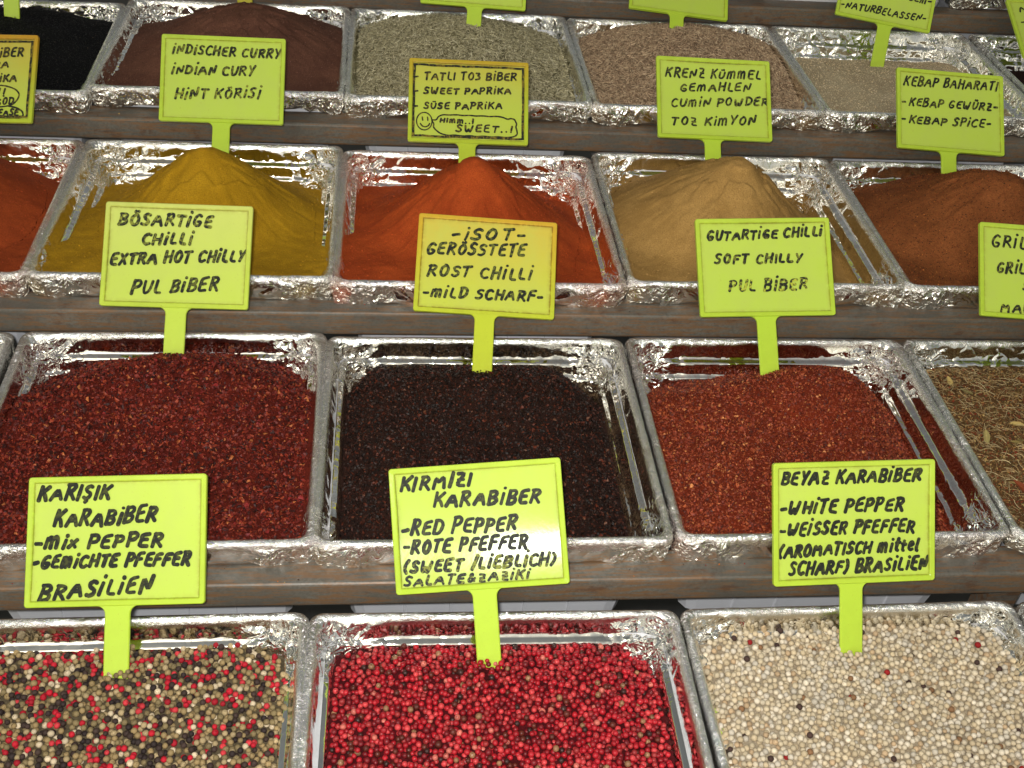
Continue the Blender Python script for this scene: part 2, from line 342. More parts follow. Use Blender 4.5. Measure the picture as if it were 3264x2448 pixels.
# key: x, y, W, D, rot deg, z, roughness, skirt, dust, spice words
TR = {
 (0,0): (-.096,-.192,.400,.388, .3, 0, .08,.036,'grey','mixed peppercorns'),
 (0,1): (.309,-.195,.406,.388,-.6, 0, .06,.036,'grey','red peppercorns'),
 (0,2): (.720,-.195,.394,.388, .6, 0, .20,.036,'cream','white peppercorns'),
 (0,3): (1.125,-.195,.400,.388, .2, 0, .35,.036,'grey','pale ground spice'),
 (1,-1):(-.502,.243,.400,.386, .2,.0581, .30,.034,'grey','crushed chilli'),
 (1,0): (-.091,.244,.394,.390, .5,.0581, .18,.036,'red','dark red chilli flakes'),
 (1,1): (.311,.240,.403,.384, 0,.0581, .22,.036,'brown','blackish roasted chilli flakes'),
 (1,2): (.721,.243,.398,.384, 0,.0581, .30,.037,'red','mild red chilli flakes'),
 (1,3): (1.128,.243,.398,.386, 0,.0581, .55,.030,'green','dried herb mix'),
 (2,-1):(-.490,.668,.400,.386, .2,.1220, .45,.034,'orange','orange paprika powder'),
 (2,0): (-.086,.671,.399,.388,-.2,.1220, .48,.035,'yellow','yellow curry powder'),
 (2,1): (.318,.661,.401,.384, 0,.1214, .36,.036,'orange','bright orange red paprika powder'),
 (2,2): (.728,.671,.403,.390, .1,.1225, .45,.034,'tan','tan ground cumin'),
 (2,3): (1.135,.668,.400,.386, 0,.1218, .5,.036,'brown','brown kebab spice'),
 (3,-1):(-.490,1.090,.400,.386, .6,.1845, .70,.034,'maroon','black seeds'),
 (3,0): (-.086,1.114,.399,.386, .2,.1858, .90,.031,'maroon','dark maroon curry'),
 (3,1): (.322,1.109,.404,.390, .2,.1858, .95,.033,'green','grey green fennel seeds'),
 (3,2): (.730,1.105,.398,.387, .3,.1852, .90,.033,'tan','brown cumin seeds'),
 (3,3): (1.133,1.105,.396,.387, 0,.1850, .90,.031,'cream','pale sesame seeds'),
 (3,4): (1.545,1.105,.398,.387, 0,.1850, .85,.031,'maroon','dark seeds'),
 (4,3): (1.120,1.549,.380,.386, 0,.2490, .80,.010,'grey','a pale spice'),
 (4,4): (1.522,1.545,.400,.386, 0,.2490, .85,.030,'grey','a pale spice'),
}
ROWN = ['front row', 'second row', 'third row', 'fourth row', 'hindmost row']
TLAB = {
 (0,0):'foil covered tray of mixed peppercorns, smooth rim, front left', (0,1):'foil covered tray of red peppercorns in the middle of the front row',
 (0,2):'foil covered tray of white peppercorns at front right', (0,3):'sliver of a crumpled foil tray right of the white peppercorns',
 (1,-1):'sliver of a foil tray left of the dark red chilli flakes', (1,0):'smooth rimmed foil tray holding dark red chilli flakes',
 (1,1):'foil tray with scuffed right wall holding blackish chilli flakes', (1,2):'foil tray with bare right wall holding mild red chilli flakes',
 (1,3):'crumpled foil tray of straw coloured dried herbs at right edge', (2,-1):'foil tray of orange powder cut by the left edge',
 (2,0):'crinkled foil tray round the yellow curry cone', (2,1):'orange stained foil tray round the red paprika cone', (2,2):'foil tray with bare ledged right wall round the tan cumin cone',
 (2,3):'crinkled foil tray round the brown kebab spice cone', (3,-1):'foil tray of black seeds at top left', (3,0):'crumpled foil tray round the dark maroon curry mound',
 (3,1):'crumpled foil tray of grey green fennel seeds', (3,2):'crumpled foil tray of brown cumin seeds', (3,3):'foil tray of flat pale sesame seeds at top right',
 (3,4):'foil tray of dark seeds at the top right corner', (4,3):'hindmost tray showing its bare white crate body at the top edge', (4,4):'shiny hindmost foil tray cut by the top right corner'}
TRAY = {}
for key, (x, y, W, D, rot, z, rough, skirt, dust, words) in TR.items():
    t = bpy.data.objects.new('foil_tray', None); C.objects.link(t); t.location = (x, y, z); t.rotation_euler = (0, 0, math.radians(rot))
    tag(t, TLAB[key], 'tray', 'foil covered trays on the stepped stand'); TRAY[key] = t
    sd = (key[0]+1)*10+key[1]+2
    obj('foil_cover', tray_mesh(sd, rough, skirt, W, D, FM[dust]), t)
    obj('crate_body', BODY, t)
#PART2
# ---------------------------------------------------------------- spice heaps: height functions in tray coordinates (rim = 0)
def cone(x, y, ax, ay, top, slope, a=.012): return top-slope*(np.sqrt((x-ax)**2+(y-ay)**2+a*a)-a)
def g2(x, y, ax, ay, sx, sy): return np.exp(-((x-ax)/sx)**2-((y-ay)/sy)**2)
HF = {
 (0,0): lambda x, y: -.020+.003*g2(x, y, .0, .05, .1, .1)-.008*sm(.12, .18, np.abs(x))-.008*sm(.125, .175, y),
 (0,1): lambda x, y: -.021+.003*g2(x, y, .03, .05, .1, .1)-.018*sm(.10, .175, x)-.010*sm(.12, .18, -x)-.008*sm(.125, .175, y),
 (0,2): lambda x, y: -.018+.004*g2(x, y, -.02, .02, .1, .1)-.006*sm(.12, .18, np.abs(x))-.003*sm(.125, .175, y),
 (0,3): lambda x, y: -.045+0*x,
 (1,-1): lambda x, y: -.03+0*x,
 (1,0): lambda x, y: -.012+.048*g2(x, y, .015, .098, .11, .085)-.030*sm(.07, .168, y)-.012*sm(.10, .17, np.abs(x)),
 (1,1): lambda x, y: -.014+.020*g2(x, y, .0, .098, .12, .08)-.026*sm(.09, .168, y)-.044*sm(.10, .178, x)-.026*sm(.135, .18, -x),
 (1,2): lambda x, y: -.012+.038*g2(x, y, .045, .090, .09, .08)-.040*sm(.08, .168, y)-.046*sm(.085, .175, x)-.012*sm(.08, .17, -x)*sm(-.1, .1, y),
 (1,3): lambda x, y: -.022+.012*g2(x, y, .0, .0, .12, .12)-.015*sm(.1, .17, y),
 (2,-1): lambda x, y: smax(cone(x, y, -.03, .02, .080, .62), -.045-.15*y),
 (2,0): lambda x, y: smax(cone(x, y, .010, .02, .078, .84), -.038-.15*y, .010),
 (2,1): lambda x, y: smax(cone(x, y, -.003, 0, .090, .84, .007), -.030-.12*y-.018*sm(.06, .17, x), .010),
 (2,2): lambda x, y: smax(cone(x+.30*np.maximum(x+.010, 0), y, -.008, .02, .081, .68, .016), -.036-.10*y-.036*sm(.05, .17, x)),
 (2,3): lambda x, y: smax(cone(x, y, -.001, 0, .079, .60, .020), -.034-.16*y),
 (3,-1): lambda x, y: smax(cone(x, y, -.02, .03, .012, .22, .05), -.035+0*x),
 (3,0): lambda x, y: smax(cone(x, y, .024, .03, .046, .48, .05), -.030-.05*y),
 (3,1): lambda x, y: smax(cone(x, y, -.009, .04, .028, .38, .08), -.032-.05*y),
 (3,2): lambda x, y: smax(cone(x, y, .017, .05, .028, .36, .07), -.034-.05*y),
 (3,3): lambda x, y: -.036-.09*y*sm(-.05, .2, y)+.006*g2(x, y, 0, 0, .12, .1),
 (3,4): lambda x, y: -.060+0*x,
}
POW = {
 (2,0): powder_material('yellow_curry_powder', (.45, .25, .012), (.36, .195, .008), (.42, .27, .02), .3, 1100),
 (2,1): powder_material('paprika_powder', (.42, .070, .014), (.32, .048, .010), (.46, .12, .012), .3, 1100),
 (2,-1): powder_material('orange_paprika_powder', (.34, .060, .014), (.26, .044, .011), (.36, .09, .02), .3, 1100),
 (2,2): powder_material('ground_cumin', (.45, .265, .082), (.35, .200, .058), (.18, .09, .03), .3, 1000),
 (2,3): powder_material('kebab_spice_powder', (.26, .085, .026), (.19, .060, .018), (.04, .018, .01), .9, 800),
 (3,0): powder_material('maroon_curry_powder', (.150, .066, .042), (.112, .047, .031), (.24, .10, .07), .5, 800),
 (3,3): powder_material('sesame_bed', (.50, .42, .28), (.42, .34, .22), (.2, .14, .08), .3, 700),
}
DARKBED = powder_material('dark_spice_bed', (.03, .012, .008), (.02, .010, .008), (.1, .03, .02), .4, 700)  # default bed in dark spice colour, left for the blackish flakes and dark seeds
BED = {k: DARKBED for k in HF}
BED[(0,2)] = powder_material('pepper_dust_bed', (.40, .33, .23), (.34, .27, .18), (.5, .4, .3), .3, 600)
BED[(0,0)] = powder_material('mixed_pepper_bed', (.11, .085, .05), (.09, .07, .04), (.14, .1, .06), .3, 600)
BED[(0,1)] = powder_material('red_pepper_bed', (.08, .006, .008), (.05, .005, .006), (.1, .02, .01), .3, 600)
BED[(0,3)] = powder_material('pale_spice_bed', (.25, .19, .13), (.2, .15, .1), (.3, .2, .1), .3, 600)
BED[(1,0)] = powder_material('chilli_bed', (.10, .012, .006), (.08, .010, .006), (.2, .03, .01), .3, 600)
BED[(1,-1)] = BED[(1,0)]; BED[(3,-1)] = powder_material('black_seed_bed', (.008, .008, .009), (.006, .006, .007), (.03, .03, .03), .3, 700)
BED[(1,2)] = powder_material('mild_chilli_bed', (.18, .024, .008), (.14, .02, .008), (.3, .06, .02), .3, 600)
BED[(1,3)] = powder_material('herb_bed', (.14, .075, .03), (.10, .05, .02), (.25, .05, .02), .6, 300)
BED[(3,1)] = powder_material('fennel_bed', (.20, .18, .09), (.15, .13, .07), (.3, .3, .2), .3, 600)
BED[(3,2)] = powder_material('cumin_bed', (.28, .20, .13), (.22, .15, .10), (.3, .2, .1), .3, 600)
BED.update(POW)
HLAB = {
 (0,0): ('peppercorn_heap', 'mixed black, green, white and red peppercorns filling the front left tray', 'peppercorns'),
 (0,1): ('peppercorn_heap', 'glossy red peppercorns filling the middle front tray', 'peppercorns'),
 (0,2): ('peppercorn_heap', 'cream white peppercorns with a few dark ones, front right tray', 'peppercorns'),
 (0,3): ('spice_heap', 'pale ground spice low in the tray right of the white peppercorns', 'spice'),
 (1,-1): ('spice_heap', 'crushed chilli in the tray cut off left of the dark red flakes', 'spice'),
 (1,0): ('chilli_flake_heap', 'coarse dark red chilli flakes heaped in the left tray of the second row', 'chilli flakes'),
 (1,1): ('chilli_flake_heap', 'almost black roasted chilli flakes heaped in the middle tray', 'chilli flakes'),
 (1,2): ('chilli_flake_heap', 'brick red mild chilli flakes heaped right of the blackish ones', 'chilli flakes'),
 (1,3): ('herb_heap', 'straw coloured dried herb mix with bay leaves at the right edge', 'herbs'),
 (2,-1): ('powder_heap', 'orange paprika slope cut by the left edge, beside the yellow cone', 'spice powder'),
 (2,0): ('powder_heap', 'mustard yellow curry powder piled in a cone', 'spice powder'),
 (2,1): ('powder_heap', 'bright orange red paprika powder piled in a sharp cone', 'spice powder'),
 (2,2): ('powder_heap', 'tan ground cumin piled in a cone with slab marks', 'spice powder'),
 (2,3): ('powder_heap', 'reddish brown grainy kebab spice piled in a cone at the right', 'spice powder'),
 (3,-1): ('seed_heap', 'tiny black seeds in a low heap at top left', 'seeds'),
 (3,0): ('powder_heap', 'dark maroon curry powder in a rounded mound, top row', 'spice powder'),
 (3,1): ('seed_heap', 'grey green fennel seeds in a broad mound, top row', 'seeds'),
 (3,2): ('seed_heap', 'brown cumin seeds in a broad mound behind the tan cone', 'seeds'),
 (3,3): ('seed_heap', 'pale flat sesame seeds in the upper right tray', 'seeds'),
 (3,4): ('seed_heap', 'dark seeds low in the tray at the top right corner', 'seeds')}
CONES = {(2,-1): (-.03, .02), (2,0): (.010, .02), (2,1): (-.003, 0), (2,2): (-.010, .02), (2,3): (-.001, 0), (3,0): (.024, .03)}
def hfun(key):
    f = HF[key]; sd = (key[0]*7+key[1]*3)+40
    def h(x, y, fine=True):
        x = np.asarray(x, float); y = np.asarray(y, float); P = np.stack([x, y, np.zeros_like(x)], 1)
        amp = .0022 if key not in CONES else .0016
        z = f(x, y)+vn(P, 22, sd)*amp+vn(P, 60, sd+1)*.0008
        if key in CONES:
            ax, ay = CONES[key]; th = np.arctan2(y-ay, x-ax); r = np.hypot(x-ax, y-ay)
            # avalanche streaks running down the slope
            Q = np.stack([np.cos(th)*5.5, np.sin(th)*5.5, r*16], 1); s = vn(Q, 1.0, sd+4); s2 = vn(Q*2.3, 1.0, sd+5)
            on = sm(.02, .06, r)*(1-sm(.12, .17, r))
            z = z+on*(sm(-.04, .08, s)*.0018+sm(0, .10, s2)*.0008)
            # slabs broken loose near the top
            sl = folds(P*np.array([1, .8, 1]), 26, sd+9); z = z+sm(-.015, .015, sl)*.0032*(1-sm(.05, .12, r))*sm(.008, .02, r)
            z = z+vn(P, 140, sd+6)*.0004
        return z
    return h
def heap_xy(u, v, W, D, h):
    ins = inset_at(np.clip(h, -.09, -.008)); return u*(W/2-ins+.0080), v*(D/2-ins+.0055)
HEAP = {}
for key, (x0, y0, W, D, rot, z0, rough, skirt, dust, words) in TR.items():
    if key not in HF: continue
    nm, lab, cat = HLAB[key]; h = hfun(key)
    n = 150 if key in CONES else 84
    if key in ((0,3), (1,-1), (3,4)): n = 40
    u, v = np.meshgrid(np.linspace(-1, 1, n), np.linspace(-1, 1, n)); u = u.ravel(); v = v.ravel()
    # pull the corners in to follow the rounded tray
    q = np.maximum(np.abs(u), np.abs(v)); cf = 1-.035*sm(.8, 1, np.abs(u))*sm(.8, 1, np.abs(v)); u = u*cf; v = v*cf
    hh = h(u*.17, v*.163); X, Y = heap_xy(u, v, W, D, hh); Z = h(X, Y)
    i, j = np.meshgrid(np.arange(n-1), np.arange(n-1)); b = (j*n+i).ravel()
    Z = Z-(0 if key in CONES else (.0062 if key in ((0,0), (0,1), (0,2)) else .0009))
    me = mesh('spice_bed', np.stack([X, Y, Z], 1), np.stack([b, b+1, b+n+1, b+n], 1), BED[key])
    r = bpy.data.objects.new(nm, None); C.objects.link(r); r.location = (x0, y0, z0); r.rotation_euler = (0, 0, math.radians(rot)); tag(r, lab, cat, None)
    obj('powder_surface' if key in CONES else 'spice_bed', me, r); HEAP[key] = r

def ico():
    t = (1+5**.5)/2; v = np.array([(-1, t, 0), (1, t, 0), (-1, -t, 0), (1, -t, 0), (0, -1, t), (0, 1, t), (0, -1, -t), (0, 1, -t), (t, 0, -1), (t, 0, 1), (-t, 0, -1), (-t, 0, 1)], float)
    v /= np.linalg.norm(v[0]); f = [(0, 11, 5), (0, 5, 1), (0, 1, 7), (0, 7, 10), (0, 10, 11), (1, 5, 9), (5, 11, 4), (11, 10, 2), (10, 7, 6), (7, 1, 8), (3, 9, 4), (3, 4, 2), (3, 2, 6), (3, 6, 8), (3, 8, 9), (4, 9, 5), (2, 4, 11), (6, 2, 10), (8, 6, 7), (9, 8, 1)]
    v = list(map(tuple, v)); mid = {}; F = []
    def m(a, b):
        k = (min(a, b), max(a, b))
        if k not in mid:
            p = np.array(v[a])+np.array(v[b]); p /= np.linalg.norm(p); mid[k] = len(v); v.append(tuple(p))
        return mid[k]
    for a, b, c in f:
        x, y, z = m(a, b), m(b, c), m(c, a); F += [(a, x, z), (b, y, x), (c, z, y), (x, y, z)]
    return np.array(v), np.array(F)
ICOV, ICOF = ico()
def rotmats(n, r):
    q = r.normal(size=(n, 4)); q /= np.linalg.norm(q, axis=1, keepdims=True); a, b, c, d = q.T
    return np.stack([np.stack([1-2*(c*c+d*d), 2*(b*c-a*d), 2*(b*d+a*c)], 1), np.stack([2*(b*c+a*d), 1-2*(b*b+d*d), 2*(c*d-a*b)], 1), np.stack([2*(b*d-a*c), 2*(c*d+a*b), 1-2*(b*b+c*c)], 1)], 1)
def merged(name, shapes, which, pos, R, scale, col, mat, parent, smooth):
    Vs = []; Fs = []; Cs = []; off = 0
    for k, (bv, bf) in enumerate(shapes):
        m = which == k; c = m.sum()
        if not c: continue
        V = np.einsum('nij,vj->nvi', R[m], bv)*scale[m][:, None, None]+pos[m][:, None, :] if scale.ndim == 1 else np.einsum('nij,nvj->nvi', R[m], bv[None]*scale[m][:, None, :])+pos[m][:, None, :]
        Vs.append(V.reshape(-1, 3)); Fs.append((bf[None]+(np.arange(c)*len(bv))[:, None, None]+off).reshape(-1, bf.shape[1])); Cs.append(np.repeat(col[m], len(bv), 0)); off += c*len(bv)
    o = obj(name, mesh(name, np.concatenate(Vs), [f for f in Fs], mat, smooth, {'col': np.concatenate(Cs)}), parent)
    tag(o, kind='stuff'); return o
def inside(x, y, hz, W, D, pad):
    ins = inset_at(np.clip(hz, -.09, -.008)); hx, hy = W/2-ins-pad, D/2-ins-pad
    dx = np.abs(x)-(hx-.02); dy = np.abs(y)-(hy-.02)
    return (np.abs(x) < hx) & (np.abs(y) < hy) & ((dx < 0) | (dy < 0) | (dx*dx+dy*dy < .0004))

# peppercorns: packed by dart throwing in a slab under the surface
PAL = {
 'mix': ([s2l(62, 48, 42), s2l(48, 38, 36), s2l(150, 128, 88), s2l(128, 112, 78), s2l(168, 148, 110), s2l(208, 190, 158), s2l(186, 30, 46), s2l(160, 26, 40), s2l(205, 60, 66)], [.12, .09, .21, .18, .12, .08, .08, .08, .04]),
 'red': ([s2l(180, 32, 42), s2l(152, 24, 33), s2l(200, 64, 66), s2l(120, 26, 32), s2l(166, 50, 50), s2l(95, 40, 30), s2l(150, 110, 78), s2l(205, 110, 95), s2l(60, 34, 30)], [.27, .22, .13, .14, .12, .05, .025, .02, .025]),
 'white': ([s2l(206, 192, 166), s2l(198, 182, 152), s2l(190, 172, 140), s2l(212, 200, 178), s2l(184, 158, 124), s2l(196, 186, 168), s2l(70, 52, 46), s2l(150, 30, 30), s2l(130, 96, 66)], [.27, .26, .15, .13, .07, .10, .008, .0025, .010])}
def pepper_shapes():
    out = []
    for k in range(7):
        d = 1+vn(ICOV+k*5, 1.3, 70+k)*.07+vn(ICOV+k*5, 3.2, 80+k)*.035
        d = d-np.clip(ICOV @ np.array([.5, .3, .81])-.93, 0, 1)*3.2*(k % 2)
        out.append((ICOV*d[:, None]*np.array([1, 1, .93+.01*k]), ICOF))
    return out
PSH = pepper_shapes()
PMAT = {'mix': grain_material('mixed_peppercorn_skin', .68, .22, .35, 620, .45), 'red': grain_material('pink_peppercorn_skin', .42, .32, .35, 500, .6), 'white': grain_material('white_peppercorn_skin', .75, .25, .25, 520, .22)}
for key, kind, seed in (((0,0), 'mix', 1), ((0,1), 'red', 2), ((0,2), 'white', 3)):
    r = np.random.RandomState(seed+30); h = hfun(key); _, _, W, D = TR[key][:4]
    cell = .0072; grid = {}; P = []; 
    nT = 90000; xs = r.uniform(-.187, .187, nT); ys = r.uniform(-.180, .180, nT); zs = r.uniform(0, 1, nT)**.75*-.0078; rad = np.clip(r.normal(.00322, .00026, nT), .0025, .0038)
    hz = h(xs, ys); ok = inside(xs, ys, hz, W, D, .0012)
    if kind == 'red': zs *= 1.1
    zz = hz+zs
    for k in np.nonzero(ok)[0]:
        a = (xs[k], ys[k], zz[k], rad[k]); c = (int(a[0]//cell), int(a[1]//cell)); bad = False
        for i in (-1, 0, 1):
            for j in (-1, 0, 1):
                for q in grid.get((c[0]+i, c[1]+j), ()):
                    if (q[0]-a[0])**2+(q[1]-a[1])**2+(q[2]-a[2])**2 < ((q[3]+a[3])*.86)**2: bad = True; break
                if bad: break
            if bad: break
        if not bad: grid.setdefault(c, []).append(a); P.append(a)
    P = np.array(P); n = len(P); pal, pr = PAL[kind]; pal = np.array(pal); ci = r.choice(len(pal), n, p=np.array(pr)/sum(pr))
    col = pal[ci]*r.uniform(.8, 1.15, (n, 1)); which = r.randint(0, 7, n); R = rotmats(n, r)
    # the 300 nearest the camera that lie on top are parts of their own
    wp = P[:, :3]+np.array(TR[key][0:2]+(TR[key][5],)); top = (P[:, 2]-h(P[:, 0], P[:, 1])) > -.0022
    cv = np.array(CAM); d = wp-cv; fz = d @ np.array(FW); sx = (d @ np.array(RT2))/fz*cd.lens/36; sy = (d @ np.array(UP2))/fz*cd.lens/36
    vis = top & (np.abs(sx) < .495) & (np.abs(sy) < .37); idx = np.nonzero(vis)[0]; idx = idx[np.argsort(fz[idx])][:300]
    rest = np.ones(n, bool); rest[idx] = False
    merged('peppercorns', PSH, which[rest], P[rest, :3], R[rest], P[rest, 3], col[rest], PMAT[kind], HEAP[key], True)
    var = {}
    for k in idx:
        vk = (ci[k], which[k] % 3)
        if vk not in var:
            bv, bf = PSH[which[k]]; var[vk] = mesh('peppercorn', bv, bf, PMAT[kind], True, {'col': np.repeat(col[k][None], len(bv), 0)})
        o = obj('peppercorn', var[vk], HEAP[key]); m = Matrix(R[k].tolist()).to_4x4(); m = m @ Matrix.Scale(P[k, 3], 4); m.translation = P[k, :3]; o.matrix_local = m

def flake_shapes():
    r = np.random.RandomState(3); out = []
    for k in range(8):
        n = 5; a = np.sort(r.uniform(0, 2*math.pi, n)); rr = r.uniform(.55, 1.1, n)
        V = np.stack([np.cos(a)*rr, np.sin(a)*rr*r.uniform(.5, 1), r.uniform(-.25, .25, n)], 1); V = np.concatenate([V, [[r.uniform(-.2, .2), r.uniform(-.2, .2), r.uniform(.2, .5)]]])
        out.append((V, np.array([(i, (i+1) % n, n) for i in range(n)])))
    return out
FSH = flake_shapes()
def seed_shape(nseg=4, rings=3, bend=0.15):
    V = [(-1, 0, 0)]; F = []
    for k, x in enumerate(np.linspace(-.6, .6, rings)):
        rr = .22*math.cos(x*1.25)
        for s in range(nseg): a = 2*math.pi*s/nseg; V.append((x, rr*math.cos(a), rr*math.sin(a)+bend*(x*x)))
    V.append((1, 0, bend)); e = len(V)-1
    for s in range(nseg): F += [(0, 1+(s+1) % nseg, 1+s), (e, e-nseg+s, e-nseg+(s+1) % nseg)]
    for k in range(rings-1):
        for s in range(nseg):
            a, b = 1+k*nseg+s, 1+k*nseg+(s+1) % nseg; F += [(a, b, b+nseg), (a, b+nseg, a+nseg)]
    return np.array(V), np.array(F)
def scatter(key, name, count, shapes, size, pal, pr, mat, flat, seed, lift=.0, smooth=False, jit=.0012, srange=(.7, 1.3), aniso=None):
    r = np.random.RandomState(seed); h = hfun(key); _, _, W, D = TR[key][:4]
    x = r.uniform(-.187, .187, count); y = r.uniform(-.180, .180, count); z = h(x, y); ok = inside(x, y, z, W, D, -.0010); x, y, z = x[ok], y[ok], z[ok]; n = len(x)
    e = .002; nx = -(h(x+e, y)-h(x-e, y))/(2*e); ny = -(h(x, y+e)-h(x, y-e))/(2*e); Nn = np.stack([nx, ny, np.ones(n)], 1); Nn /= np.linalg.norm(Nn, axis=1, keepdims=True)
    Nn = Nn+r.normal(size=(n, 3))*flat; Nn /= np.linalg.norm(Nn, axis=1, keepdims=True); A = r.normal(size=(n, 3)); T1 = np.cross(Nn, A); T1 /= np.linalg.norm(T1, axis=1, keepdims=True); T2 = np.cross(Nn, T1)
    R = np.stack([T1, T2, Nn], 2); pos = np.stack([x, y, z+lift+r.uniform(-jit, jit, n)], 1)
    pal = np.array(pal); col = pal[r.choice(len(pal), n, p=np.array(pr)/sum(pr))]*r.uniform(.7, 1.25, (n, 1)); sc = size*r.uniform(*srange, n)
    merged(name, shapes, r.randint(0, len(shapes), n), pos, R, sc, col, mat, HEAP[key], smooth)
CF = grain_material('chilli_flake_skin', .5, .22, .5, 900, .5); DULL = grain_material('dry_seed_skin', .8, .2, .3, 900, .4)
scatter((1,0), 'chilli_flakes', 27500, FSH, .0029, [s2l(118, 40, 28), s2l(92, 30, 24), s2l(142, 58, 34), s2l(54, 22, 18), s2l(180, 104, 58), s2l(126, 38, 36)], [.32, .26, .14, .22, .03, .03], CF, .8, 11, .0006, False, .0016, (.45, 1.6))
scatter((1,1), 'chilli_flakes', 34000, FSH, .0025, [s2l(40, 24, 16), s2l(26, 17, 13), s2l(58, 28, 18), s2l(88, 40, 24), s2l(104, 66, 46)], [.38, .34, .17, .09, .02], CF, .8, 12, .0006, False, .0016, (.45, 1.6))
scatter((1,2), 'chilli_flakes', 37500, FSH, .0022, [s2l(142, 62, 38), s2l(120, 48, 32), s2l(164, 82, 46), s2l(84, 36, 26), s2l(200, 128, 76)], [.34, .26, .18, .17, .035], CF, .8, 13, .0006, False, .0014, (.45, 1.6))
scatter((1,-1), 'chilli_flakes', 9000, FSH, .0019, [s2l(128, 30, 20), s2l(90, 60, 36)], [.5, .5], CF, .45, 14, .0004)
scatter((2,3), 'spice_grains', 30000, FSH, .00125, [s2l(140, 72, 34), s2l(70, 36, 20), s2l(170, 104, 48), s2l(40, 26, 18), s2l(118, 54, 26)], [.3, .22, .1, .14, .24], DULL, .6, 15, .0)
scatter((3,-1), 'seeds', 16000, FSH, .0015, [s2l(26, 25, 26), s2l(16, 16, 17), s2l(60, 50, 40)], [.6, .38, .02], CF, .5, 16, .0003)
SD = [seed_shape(3, 2, .15), seed_shape(3, 2, .0), seed_shape(3, 2, .3)]
scatter((3,1), 'seeds', 21000, SD, .0047, [s2l(184, 176, 142), s2l(164, 156, 122), s2l(206, 198, 166), s2l(134, 126, 96)], [.35, .33, .17, .15], DULL, .35, 17, .0008, True)
scatter((3,2), 'seeds', 21000, SD, .0044, [s2l(194, 168, 136), s2l(172, 146, 118), s2l(212, 188, 156), s2l(142, 116, 92)], [.35, .33, .15, .17], DULL, .35, 18, .0008, True)
scatter((3,3), 'seeds', 17000, FSH, .0013, [s2l(226, 206, 168), s2l(212, 188, 148), s2l(236, 220, 190), s2l(160, 130, 98)], [.4, .3, .2, .1], DULL, .4, 19, .0003)
for ck, cc in (((2,0), [s2l(176, 132, 26), s2l(150, 110, 18)]), ((2,1), [s2l(186, 76, 30), s2l(160, 58, 22)]), ((2,2), [s2l(176, 138, 84), s2l(150, 114, 66)]), ((2,-1), [s2l(170, 70, 34), s2l(140, 56, 26)]), ((3,0), [s2l(120, 84, 72), s2l(80, 52, 44)])):
    scatter(ck, 'loose_crumbs', 7000, FSH, .00085, cc, [.5, .5], DULL, .9, 40+ck[1], .0, False, .0003, (.5, 2.2))
# herb mix: straws as bent strips, crumbs, and bay leaves one by one
def straw(seed):
    r = np.random.RandomState(seed); n = 6; t = np.linspace(-1, 1, n); b = r.uniform(-.5, .5); c = r.uniform(-.2, .35)
    P = np.stack([t, b*t*t, c*(1-t*t)], 1); V = []; F = []
    for p in P: V += [p+(0, -.045, 0), p+(0, .045, 0), p+(0, 0, .06)]
    for i in range(n-1):
        for s in range(3): a, q = i*3+s, i*3+(s+1) % 3; F += [(a, q, q+3), (a, q+3, a+3)]
    return np.array(V), np.array(F)
STR = [straw(k) for k in range(6)]
scatter((1,3), 'herb_crumbs', 14000, FSH, .0024, [s2l(150, 110, 62), s2l(120, 50, 28), s2l(100, 84, 44), s2l(170, 140, 86), s2l(60, 44, 30)], [.3, .25, .2, .15, .1], DULL, .7, 20, .0008)
scatter((1,3), 'herb_straws', 4600, STR, .0060, [s2l(168, 146, 104), s2l(140, 116, 78), s2l(190, 172, 130), s2l(106, 80, 50)], [.4, .3, .15, .15], DULL, .22, 21, .0028, False, .0018, (.4, 1.5))
def leaf_mesh(seed):
    r = np.random.RandomState(seed); n = 7; V = []; F = []; wd = r.uniform(.26, .42); cu = r.uniform(-.3, .4)
    for i, t in enumerate(np.linspace(-1, 1, n)):
        ww = wd*(math.cos(t*math.pi/2)**.75 if abs(t) < 1 else .01); 
        for s in (-1, -.5, 0, .5, 1): V.append((t, s*ww*(1+.15*r.uniform(-1, 1)), cu*(1-t*t)*.5+abs(s)*.16*ww*2+r.uniform(-.03, .03)+(-.03 if s == 0 else 0)))
    for i in range(n-1):
        for s in range(4): a = i*5+s; F.append((a, a+1, a+6, a+5))
    V = np.array(V); return V, np.array(F)
LM = []
for k in range(5):
    V, F = leaf_mesh(60+k); cc = np.array([s2l(150, 136, 84), s2l(168, 150, 98), s2l(134, 116, 66), s2l(176, 152, 92), s2l(120, 60, 34)][k]); col = np.repeat(cc[None], len(V), 0)*(1+.2*(np.abs(V[:, 1:2]) < .02))
    LM.append(mesh('leaf', V, F, DULL, True, {'col': col}))
rr = np.random.RandomState(9); hq = hfun((1,3))
for k in range(46):
    x, y = rr.uniform(-.155, .05 if k < 34 else .15), rr.uniform(-.15, .14); o = obj('leaf', LM[k % 5], HEAP[(1,3)]); s = rr.uniform(.008, .017)
    o.location = (x, y, float(hq(np.array([x]), np.array([y]))[0])+.005); o.rotation_euler = (rr.uniform(-.4, .4), rr.uniform(-.4, .4), rr.uniform(0, 6.3)); o.scale = (s, s, s)
